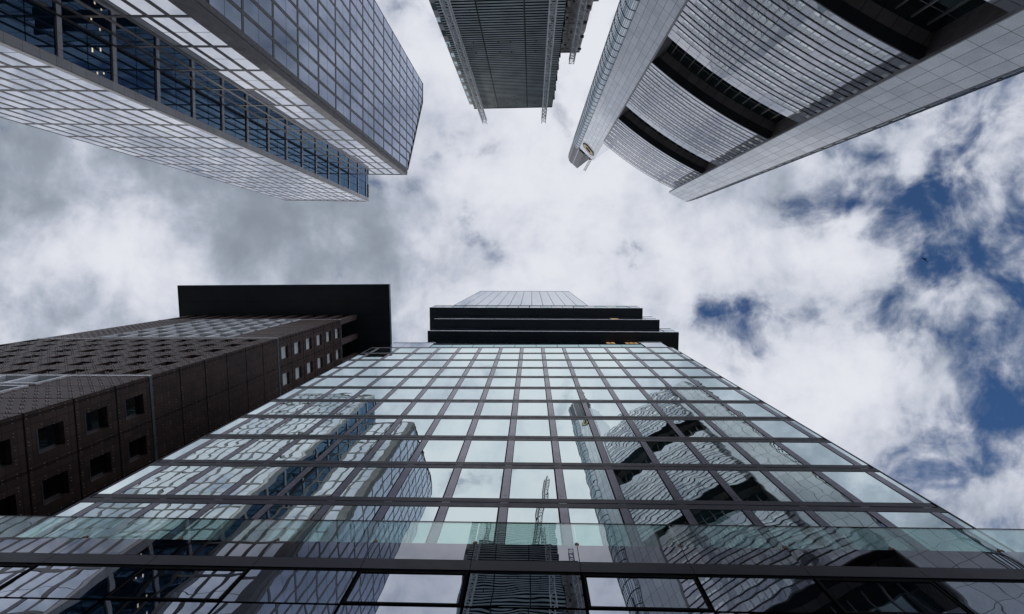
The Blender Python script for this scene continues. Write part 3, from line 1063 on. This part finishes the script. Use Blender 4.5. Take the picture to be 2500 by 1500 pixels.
def ribbed_tower():
    T = Thing("ribbed_tower", -2.35, -20.05,
              "half-built tower faced with dark horizontal ribs, a raw concrete core beside it", "building")
    XL, XR, Y, ZT = -7.38, 2.72, -20.05, 66.25
    T.part("building_core", MB().box(XL + 0.1, XR - 0.1, -34, Y - 0.28, -1.6, ZT - 0.2), M["black"])
    ribs, back, posts, gaps = MB(), MB(), MB(), MB()
    fac = Fac((XL, Y), (XR, Y), (0, 1))
    pitch = 0.437
    n = int((ZT + 1.0) / pitch)
    for k in range(n):
        z = ZT - 0.12 - pitch * (k + 1)
        # a louvre: sloping face that catches the sky, black strip under it painting the shade
        P = fac.P
        a, b = 0.0, fac.L
        ribs.hexa([P(a, -0.22, z + 0.10), P(b, -0.22, z + 0.10), P(b, -0.05, z + 0.06), P(a, -0.05, z + 0.06),
                   P(a, -0.22, z + 0.24), P(b, -0.22, z + 0.24), P(b, 0.0, z + 0.27), P(a, 0.0, z + 0.27)])
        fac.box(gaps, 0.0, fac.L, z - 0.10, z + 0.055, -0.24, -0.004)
        if k % 40 == 3 or k % 40 == 38:
            for u in (2.1, 4.4, 5.5, 7.8, 9.0):
                fac.box(posts, u, u + 0.08, z + 0.05, z + 0.40, -0.02, 0.03)
    for u in (3.12, 6.88):
        fac.box(posts, u - 0.06, u + 0.06, -1.6, ZT - 0.2, -0.2, 0.005)
    fac.box(back, 0, fac.L, ZT - 0.12, ZT + 0.06, -0.3, 0.04)
    T.part("rib", ribs, M["rib"])
    T.part("painted_shade_strip", gaps, M["black"])
    T.part("rib_post", posts, M["rib_dark"])
    T.part("roof_edge", back, M["rib_dark"])
    # projecting strip on the left corner: glass and grey panels in turn
    k = 0
    z = ZT - 1.6
    while z > 2:
        gl, pn = MB(), MB()
        h = 1.12
        (pn if k % 2 == 0 else gl).box(-7.78, XL - 0.01, Y - 0.25, Y - 0.02, z - h + 0.02, z)
        if k % 2 == 1:
            gl.box(-7.78, XL - 0.01, Y - 0.25, Y - 0.02, z - h, z - h + 0.019)
        if gl.v:
            T.part("corner_glass", gl, M["side_glass"])
        if pn.v:
            T.part("corner_panel", pn, M["side_panel"])
        z -= h
        k += 1
    brk = MB()
    for k in range(60):
        z = ZT - 3.0 - k * 1.05
        d = 0.10 + 0.08 * (k % 3 == 0)
        brk.box(XR + 0.0, XR + d, Y - 0.6, Y - 0.05, z, z + 0.32)
    T.part("edge_bracket", brk, M["rib_dark"], kind="stuff")
    # concrete core
    core, step = MB(), MB()
    ZC = 58.3
    core.box(2.95, 5.42, -30, -23.5, -1.6, ZC)
    z = ZC - 2.2
    k = 0
    while z > 0:
        step.box(5.42, 5.44 + 0.055 * (ZC - z) / 2.2 + 0.03 * (k % 2), -29, -23.7, z - 2.2, z)
        z -= 2.2
        k += 1
    for z in [ZC - 0.3 - 2.2 * i for i in range(26)]:
        step.box(2.94, 5.44, -23.5, -23.44, z, z + 0.09)
        for x in (3.3, 3.9, 4.7):
            if random.random() < 0.6:
                step.box(x, x + 0.25, -23.5, -23.38, z - 0.9, z - 0.75)
    cc = T.part("concrete_core", core.add(step), M["raw_concrete"])
    T.part("core_glazing", MB().box(5.6, 6.2, -25.5, -23.8, 39, 48.0).box(5.6, 6.0, -25.5, -23.9, 36, 39), M["side_glass"])
    hol = MB()
    for z in range(8, 58, 3):
        hol.box(3.4 + (z % 5) * 0.2, 3.6 + (z % 5) * 0.2, -23.46, -23.40, z, z + 0.25)
        hol.box(5.2, 5.5, -23.48, -23.36, z + 1, z + 1.4)
    T.part("core_recess", hol, M["rib_dark"], cc)
    for (x, y, zt, lab) in ((-6.31, -19.2, 69.4, "slim white lattice hoist mast nearest the pale stepped corner of the ribbed tower"),
                            (1.66, -19.2, 69.6, "slim white lattice hoist mast on the ribs close to the concrete core"),
                            (4.61, -22.9, 59.2, "shorter lattice hoist mast standing against the raw concrete core")):
        mb = MB()
        lattice_mast(mb, x, y, -1.6, zt, 0.52, 0.75, 0.085)
        for z in range(6, int(zt) - 4, 6):
            mb.bar((x, y - 0.2, z), (x, y - 0.85, z), 0.05)
        o = mesh_obj("hoist_mast", mb, M["galvanised"], None, (x, y, -EYE))
        o.location = (x, y, 0)
        tag(o, lab, "hoist mast", "hoist masts on the building site")
    # crane behind the tower: seen only as a mirror image in the glass block
    c = Thing("tower_crane", -0.6, -46.0, "dark lattice tower crane mirrored in the glass block, standing behind the ribbed tower", "crane")
    mast, jib, cab = MB(), MB(), MB()
    lattice_mast(mast, -0.6, -46.0, -1.6, 92, 2.0, 1.9, 0.24)
    a0, a1 = Vector((-0.6, -46, 93)), Vector((3.6, -47, 143))
    d = (a1 - a0)
    s = Vector((1.3, 0, -0.10))
    for k in range(30):
        p, q = a0 + d * (k / 30), a0 + d * ((k + 1) / 30)
        h = Vector((0, 1.2, 0))
        for o1 in (s * -0.6, s * 0.6, h):
            jib.bar(p + o1, q + o1, 0.20)
        jib.bar(p - s * 0.6, q + s * 0.6, 0.09)
        jib.bar(p + s * 0.6, q + h, 0.09)
        jib.bar(p - s * 0.6, q + h, 0.09)
    cab.box(-2.2, 0.8, -48.5, -44.5, 92, 94.2).box(-1.6, 0.2, -51, -48.5, 92, 93)
    c.part("mast", mast, M["crane_paint"])
    c.part("jib", jib, M["crane_paint"])
    c.part("machine_deck", cab, M["crane_paint"])


ribbed_tower()


# ------------------------------------------------------------------ the three-cornered tower of cores and curved bays
def bay_tower():
    L1, L2 = Vector((18.12, -43.25)), Vector((23.19, -38.5))
    RB = Vector((46.2, -23.4))
    R1, R2 = Vector((44.21, -22.3)), Vector((49.87, -19.45))
    T = Thing("core_and_bay_tower", 33.0, -36.0,
              "tallest tower, pale tiled corner cores with curved striped office bays between", "skyscraper")
    tl = (L2 - L1).normalized()
    tr = (R2 - R1).normalized()
    tile_l = gridded("core_tile_first", (0.72, 0.745, 0.77), tl, 1.39, 3.3, lw=0.07, line=(0.10, 0.11, 0.12), rough=0.22, coat=0.25, vary=0.07,
                     ou=(L1 - Vector((33.0, -36.0))).dot(tl))
    tile_r = gridded("core_tile_second", (0.68, 0.705, 0.735), tr, 1.58, 3.3, lw=0.07, line=(0.10, 0.11, 0.12), rough=0.22, coat=0.25, vary=0.08,
                     ou=(R1 - Vector((33.0, -36.0))).dot(tr))
    # corner cores
    ZL, ZR, ZCAP = 193.0, 165.3, 223.0
    lback = Vector((29.3, -42.9))
    curve_l = [(18.12, -43.25), (17.15, -43.62), (16.45, -44.6), (16.08, -46.1), (16.35, -47.9), (17.6, -49.8), (20.5, -51.5)]
    cl = T.part("corner_core", MB().prism([tuple(L1), tuple(L2), (29.3, -42.9), (27, -50), (19.0, -46.5)], -1.6, ZL), tile_l)
    cr = T.part("corner_core", MB().prism([tuple(R1), tuple(R2), (51.6, -24.5), (47.6, -27.5), (46.28, -23.34)], -1.6, ZR), tile_r)

    def curved(points, z0, z1, glassm, bar_w, pz, core_pts):
        g, bars, kick = MB(), MB(), MB()
        # smooth the plan
        pts = [Vector(p) for p in points]
        fine = []
        for i in range(len(pts) - 1):
            p0 = pts[max(i - 1, 0)]
            p1, p2 = pts[i], pts[i + 1]
            p3 = pts[min(i + 2, len(pts) - 1)]
            for k in range(3):
                s = k / 3
                fine.append(0.5 * ((2 * p1) + (p2 - p0) * s + (2 * p0 - 5 * p1 + 4 * p2 - p3) * s * s + (3 * p1 - p0 - 3 * p2 + p3) * s ** 3))
        fine.append(pts[-1])
        cen = sum(fine, Vector((0, 0))) / len(fine) + (Vector(core_pts) - sum(fine, Vector((0, 0))) / len(fine)) * 0.6
        for i in range(len(fine) - 1):
            f = Fac(fine[i], fine[i + 1], (fine[i] + fine[i + 1]) / 2 - cen)
            f.box(g, 0, f.L, z0, z1, -0.25, 0)
            f.box(bars, 0, bar_w, z0, z1, -0.02, 0.05)
            z = z0 + pz
            while z < z1:
                f.box(bars, 0, f.L, z - bar_w * 0.9, z + bar_w * 0.9, -0.02, 0.065)
                z += pz
        return g, bars
    g, b = curved(curve_l, -1.6, ZL + 2, M["curve_glass"], 0.07, 3.3, (21, -46))
    T.part("curved_glazing", g, M["curve_glass"])
    T.part("glazing_bar", b, M["bar_dark"])
    curve_r = [(49.95, -19.45), (51.5, -19.62), (53.0, -20.2), (54.3, -21.6), (55.0, -24.0)]
    g, b = curved(curve_r, -1.6, ZR - 4, M["curve_glass"], 0.07, 3.3, (51, -23))
    T.part("curved_glazing", g, M["curve_glass"])
    T.part("glazing_bar", b, M["bar_dark"])
    g, b = curved(curve_r, ZR - 4, ZR + 0.6, M["cap_glass"], 0.1, 3.3, (51, -23))
    T.part("curved_glazing", g, M["cap_glass"])
    # dark edge trims beside the tiles
    tf = Fac(L1, L2, (-0.68, 0.73))
    rf = Fac(R1, R2, (-0.45, 0.89))
    tr1 = MB()
    tf.box(tr1, -0.14, 0.03, -1.6, ZL, -0.3, 0.06)
    tf.box(tr1, tf.L - 0.25, tf.L + 0.12, -1.6, 163.5, -0.3, 0.07)
    rf.box(tr1, rf.L + 0.02, rf.L + 0.14, -1.6, ZR, -0.3, 0.05)
    rf.box(tr1, -0.14, -0.02, -1.6, ZR - 1.0, -0.5, 0.03)
    # dark glazed cap on the taller core
    tip = L1 + tl * 2.7 + tf.n * 0.2
    cap_curve = [tuple(tip)] + [tuple(L1 + tf.n * 0.2)] + curve_l[1:]
    cap = MB().prism(cap_curve + [(26.3, -46.0)], ZL + 2.0, ZCAP)
    T.part("glass_cap", cap, M["cap_glass"])
    cb = MB()
    for u in (0.5, 1.3, 2.1):
        q = L1 + tl * u + tf.n * 0.22
        cb.box(q.x - 0.10, q.x + 0.10, q.y - 0.08, q.y + 0.08, ZL + 2, ZCAP + 0.05)
    for p in curve_l[1:4]:
        cb.box(p[0] - 0.08, p[0] + 0.08, p[1] - 0.02, p[1] + 0.10, ZL + 2, ZCAP)
    T.part("cap_fin", cb, M["bay_trim"])
    pale = MB()
    q = L1 + tl * 0.05 + tf.n * 0.25
    pale.box(q.x - 0.16, q.x + 0.16, q.y - 0.12, q.y + 0.12, ZL + 0.4, ZCAP)
    T.part("cap_edge", pale, M["bay_rib"])
    sw = MB()
    Fac(L2, lback, (0.58, 0.81)).box(sw, 0.02, 7.5, 150.0, ZL - 0.02, 0.0, 0.12)
    T.part("core_side_wall", sw, M["bay_panel_light"])
    Fac(L2, lback, (0.58, 0.81)).box(tr1, 0.06, 7.0, -1.6, 149.9, 0.0, 0.10)
    rs = MB()
    rw = Fac(Vector((46.26, -23.5)), Vector((47.5, -27.4)), (-0.95, -0.32))
    rw.box(rs, 0.1, rw.L, -1.6, ZR - 1.2, 0.0, 0.08)
    for k in range(9):
        rw.box(rs, 0.4 + k * 0.38, 0.62 + k * 0.38, -1.6, ZR - 1.4, 0.08, 0.14)
    T.part("edge_trim", tr1, M["bay_trim"])
    T.part("ribbed_side_wall", rs, M["rib_wall"])
    cw = MB()
    Fac(tip, Vector((26.3, -46.0)), (0.58, 0.81)).box(cw, 0.0, 7.5, ZL + 2.0, ZCAP - 0.02, 0.0, 0.10)
    T.part("cap_side_wall", cw, M["bar_dark"])
    # emblem: a six-cornered ring of folded gold bands on the tiles, dark edges
    emb, eb = MB(), MB()

    def ring(mb, outer, inner, d0, d1):
        n = len(outer)
        for i in range(n):
            j = (i + 1) % n
            a, b, c, e = outer[i], outer[j], inner[j], inner[i]
            mb.hexa([tf.P(a[0], d0, a[1]), tf.P(b[0], d0, b[1]), tf.P(c[0], d0, c[1]), tf.P(e[0], d0, e[1]),
                     tf.P(a[0], d1, a[1]), tf.P(b[0], d1, b[1]), tf.P(c[0], d1, c[1]), tf.P(e[0], d1, e[1])])
    cu, cz = 3.5, 184.5
    out6 = [(cu - 2.5, cz - 1.3), (cu - 1.3, cz - 3.0), (cu + 1.9, cz - 1.2), (cu + 2.5, cz + 1.3), (cu + 1.3, cz + 3.0), (cu - 1.9, cz + 1.2)]
    in6 = [(cu - 1.35, cz - 0.75), (cu - 0.75, cz - 1.5), (cu + 0.75, cz - 0.65), (cu + 1.35, cz + 0.75), (cu + 0.75, cz + 1.5), (cu - 0.75, cz + 0.65)]
    ring(emb, out6, in6, 0.02, 0.32)
    ring(eb, [(cu + (a - cu) * 1.12, cz + (z - cz) * 1.14) for a, z in out6], [(cu + (a - cu) * 1.005, cz + (z - cz) * 1.005) for a, z in out6], 0.02, 0.36)
    ring(eb, [(cu + (a - cu) * 0.99, cz + (z - cz) * 0.99) for a, z in in6], [(cu + (a - cu) * 0.86, cz + (z - cz) * 0.86) for a, z in in6], 0.02, 0.36)
    em = T.part("emblem", emb, M["gold"])
    T.part("emblem_outline", eb, M["sign_black"], em)

    # curved office bays
    bf = Fac(L2, RB, (-0.546, 0.838), sag=0.95)
    NU = 26
    mw = bf.L / NU
    W = Windows(T)
    pan, panl, rib, dark, bl = MB(), MB(), MB(), MB(), MB()
    gl_g, fin, par, brown, fas, side = MB(), MB(), MB(), MB(), MB(), MB()
    bays = [(138.0, 165.2), (100.6, 127.3), (62.9, 89.6), (25.2, 51.9), (-1.6, 14.2)]
    rng = random.Random(3)
    for bi, (zb, zt) in enumerate(bays):
        pan, panl, rib, dark, bl = MB(), MB(), MB(), MB(), MB()
        gl_g, fin, par, brown, fas, side = MB(), MB(), MB(), MB(), MB(), MB()
        # structure behind the bay
        poly = [bf.P(bf.L * i / 24, -0.10, 0)[:2] for i in range(25)]
        poly += [(47.5, -40.0), (29.5, -46.0)]
        T.part("bay_core", MB().prism(poly, zb + 0.3, zt - 0.05), M["black"])
        nf = 8
        top_off = zt - (2.6 if bi else 0.0)
        fh = (top_off - zb) / nf
        for k in range(nf):
            z0 = zb + fh * k
            # spandrel row
            s0, s1 = z0 + 0.11, z0 + fh * 0.42 - 0.11
            w0, w1 = z0 + fh * 0.42 + 0.11, z0 + fh - 0.11
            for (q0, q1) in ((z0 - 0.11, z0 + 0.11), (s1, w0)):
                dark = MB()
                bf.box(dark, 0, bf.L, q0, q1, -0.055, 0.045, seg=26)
                T.part("painted_shadow_rail", dark, M["sign_black"])  # black rail drawn in as the shadow line between panel rows
            blank_row = (k == 4 and bi == 1) or (k == 5 and bi == 0)
            for i in range(NU):
                bf.box(pan if (i + k) % 7 else panl, i * mw + 0.02, (i + 1) * mw - 0.02, s0, s1, -0.055, -0.004)
                solid = (i % 6 == (2 + bi * 2) % 6) or (i % 6 == (5 + k // 4) % 6 and i > 12) or blank_row
                if bi == 0 and k in (2, 3):
                    solid = solid or i % 6 > 2
                if solid:
                    bf.box(panl if rng.random() < 0.4 else pan, i * mw + 0.02, (i + 1) * mw - 0.02, w0, w1, -0.055, -0.006)
                else:
                    # light frame, blind in the upper part, pane below
                    zs = w0 + (w1 - w0) * 0.36
                    W.add(bf.hexa(i * mw + 0.10, (i + 1) * mw - 0.10, zs, w1 - 0.06, -0.055, -0.02), M["blind_and_sky_sheen"])
                    bf.box(bl, i * mw + 0.10, (i + 1) * mw - 0.10, w0 + 0.04, zs - 0.02, -0.055, -0.015)
                    bf.box(pan, i * mw + 0.01, i * mw + 0.09, w0, w1, -0.055, -0.002)
                    bf.box(pan, (i + 1) * mw - 0.09, (i + 1) * mw - 0.01, w0, w1, -0.055, -0.002)
                bf.box(rib, (i + 1) * mw - 0.02, (i + 1) * mw + 0.02, z0 + 0.11, w1, -0.05, 0.012)
        # garden opening above this bay (for all but the top one)
        if bi:
            # light glass parapet on the bay below the garden
            for i in range(13):
                a, b = bf.L * i / 13, bf.L * (i + 1) / 13
                bf.box(par, a + 0.03, b - 0.03, top_off + 0.10, top_off + 1.30, -0.30, -0.04)
                bf.box(par, a + 0.03, b - 0.03, top_off + 1.40, zt - 0.05, -0.30, -0.06)
            zn = bays[bi - 1][0]
            sd = 3.2
            for i in range(13):
                a, b = bf.L * i / 13, bf.L * (i + 1) / 13
                bf.box(gl_g, a, b, zt - 1.5, zn - 0.02, -sd - 0.3, -sd)
                bf.box(fin, a - 0.07, a + 0.07, zt - 1.5, zn - 1.2, -sd, -sd + 0.35)
                bf.box(fin, a, b, zn - 3.6, zn - 3.5, -sd, -sd + 0.05)
            # the underside of the bay above
            n = 13
            for i in range(n):
                a, b = bf.L * i / n, bf.L * (i + 1) / n
                bf.box(brown, a, b, zn - 0.10, zn + 0.29, -sd - 0.2, -1.55)
                bf.box(fas, a, b, zn - 0.14, zn + 0.08, -1.55, -0.02)
            # ribbed side wall at the far core
            for k in range(12):
                u = bf.L - 0.05
                q0 = -sd - 0.2 + k * 0.25
                side.hexa([bf.P(u, q0, zt - 1.4), bf.P(u + 0.2, q0, zt - 1.4), bf.P(u + 0.2, q0 + 0.21, zt - 1.4), bf.P(u, q0 + 0.21, zt - 1.4),
                           bf.P(u, q0, zn - 0.2), bf.P(u + 0.2, q0, zn - 0.2), bf.P(u + 0.2, q0 + 0.21, zn - 0.2), bf.P(u, q0 + 0.21, zn - 0.2)])
        T.part("bay_cladding", pan, M["bay_panel"])
        T.part("pale_cladding", panl, M["bay_panel_light"])
        T.part("bay_rib", rib, M["bay_rib"])
        T.part("lower_pane", bl, M["bay_glass"], kind="stuff")
        if bi:
            T.part("parapet_glass", par, M["bay_panel_light"])
            T.part("garden_glazing", gl_g, M["garden_glass"])
            T.part("garden_fin", fin, M["bay_trim"])
            T.part("garden_ceiling", brown, M["brown_soffit"])
            T.part("bay_fascia", fas, M["dark_fascia"])
            T.part("garden_side_wall", side, M["granite_plain"])
    # roof edge of the top bay
    edge = MB()
    bf.box(edge, 0, bf.L, 165.2, 165.75, -0.5, 0.02, seg=26)
    T.part("roof_edge", edge, M["bay_panel_light"])
    garden = MB().prism([bf.P(bf.L * i / 12, -3.45, 0)[:2] for i in range(13)] + [(47.5, -40.0), (29.5, -46.0)], -1.6, 150.0)
    T.part("garden_core", garden, M["black"])
    W.finish()
    # lattice arm on the roof of the taller core
    arm = MB()
    p0, p1 = Vector((23.9, -41.6, 205.0)), Vector((21.3, -37.0, 205.5))
    d = (p1 - p0) / 9
    side_v = Vector((d.y, -d.x, 0)).normalized() * 0.42
    up = Vector((0, 0, 0.9))
    for k in range(9):
        a, b = p0 + d * k, p0 + d * (k + 1)
        for o1 in (side_v, -side_v, up + side_v, up - side_v):
            arm.bar(a + o1, b + o1, 0.13)
        arm.bar(a - side_v, b + side_v, 0.10)
        arm.bar(a + side_v, b + up + side_v, 0.10)
        arm.bar(a - side_v, b + up - side_v, 0.10)
        arm.bar(a - side_v, a + side_v, 0.10)
    arm.box(23.2, 24.8, -43.4, -41.4, ZL - 0.2, 206.2)
    o = mesh_obj("roof_crane", arm, M["crane_paint"], None, (24.0, -42.4, ZL))
    o.location = (24.0, -42.4, ZL + EYE)
    tag(o, "small lattice crane arm poking over the roof of the tallest tower", "crane")


bay_tower()


# ------------------------------------------------------------------ a bird high in the gap
def bird():
    z = 150.0
    x, y = 115.3 / 150 * z * 1.0, 0.0
    c = Vector((0.7625 * z, -0.0016 * z, z + EYE))
    mb = MB()
    mb.hexa([(-0.1, -0.45, -0.1), (0.1, -0.45, -0.1), (0.14, 0.35, -0.12), (-0.14, 0.35, -0.12),
             (-0.05, -0.45, 0.08), (0.05, -0.45, 0.08), (0.1, 0.35, 0.14), (-0.1, 0.35, 0.14)])
    for s in (-1, 1):
        mb.hexa([(0.1 * s, -0.15, 0.02), (0.75 * s, -0.05, 0.22), (0.75 * s, 0.15, 0.22), (0.1 * s, 0.25, 0.02),
                 (0.1 * s, -0.15, 0.06), (0.75 * s, -0.05, 0.25), (0.75 * s, 0.15, 0.25), (0.1 * s, 0.25, 0.06)])
        mb.hexa([(0.75 * s, -0.05, 0.22), (1.2 * s, 0.2, 0.05), (1.2 * s, 0.25, 0.05), (0.75 * s, 0.15, 0.22),
                 (0.75 * s, -0.05, 0.25), (1.2 * s, 0.2, 0.07), (1.2 * s, 0.25, 0.07), (0.75 * s, 0.15, 0.25)])
    o = mesh_obj("bird", mb, M["feather"])
    o.location = c
    o.rotation_euler = (0, 0, 0.6)
    tag(o, "tiny dark bird gliding alone in the broken clouds", "bird")


bird()
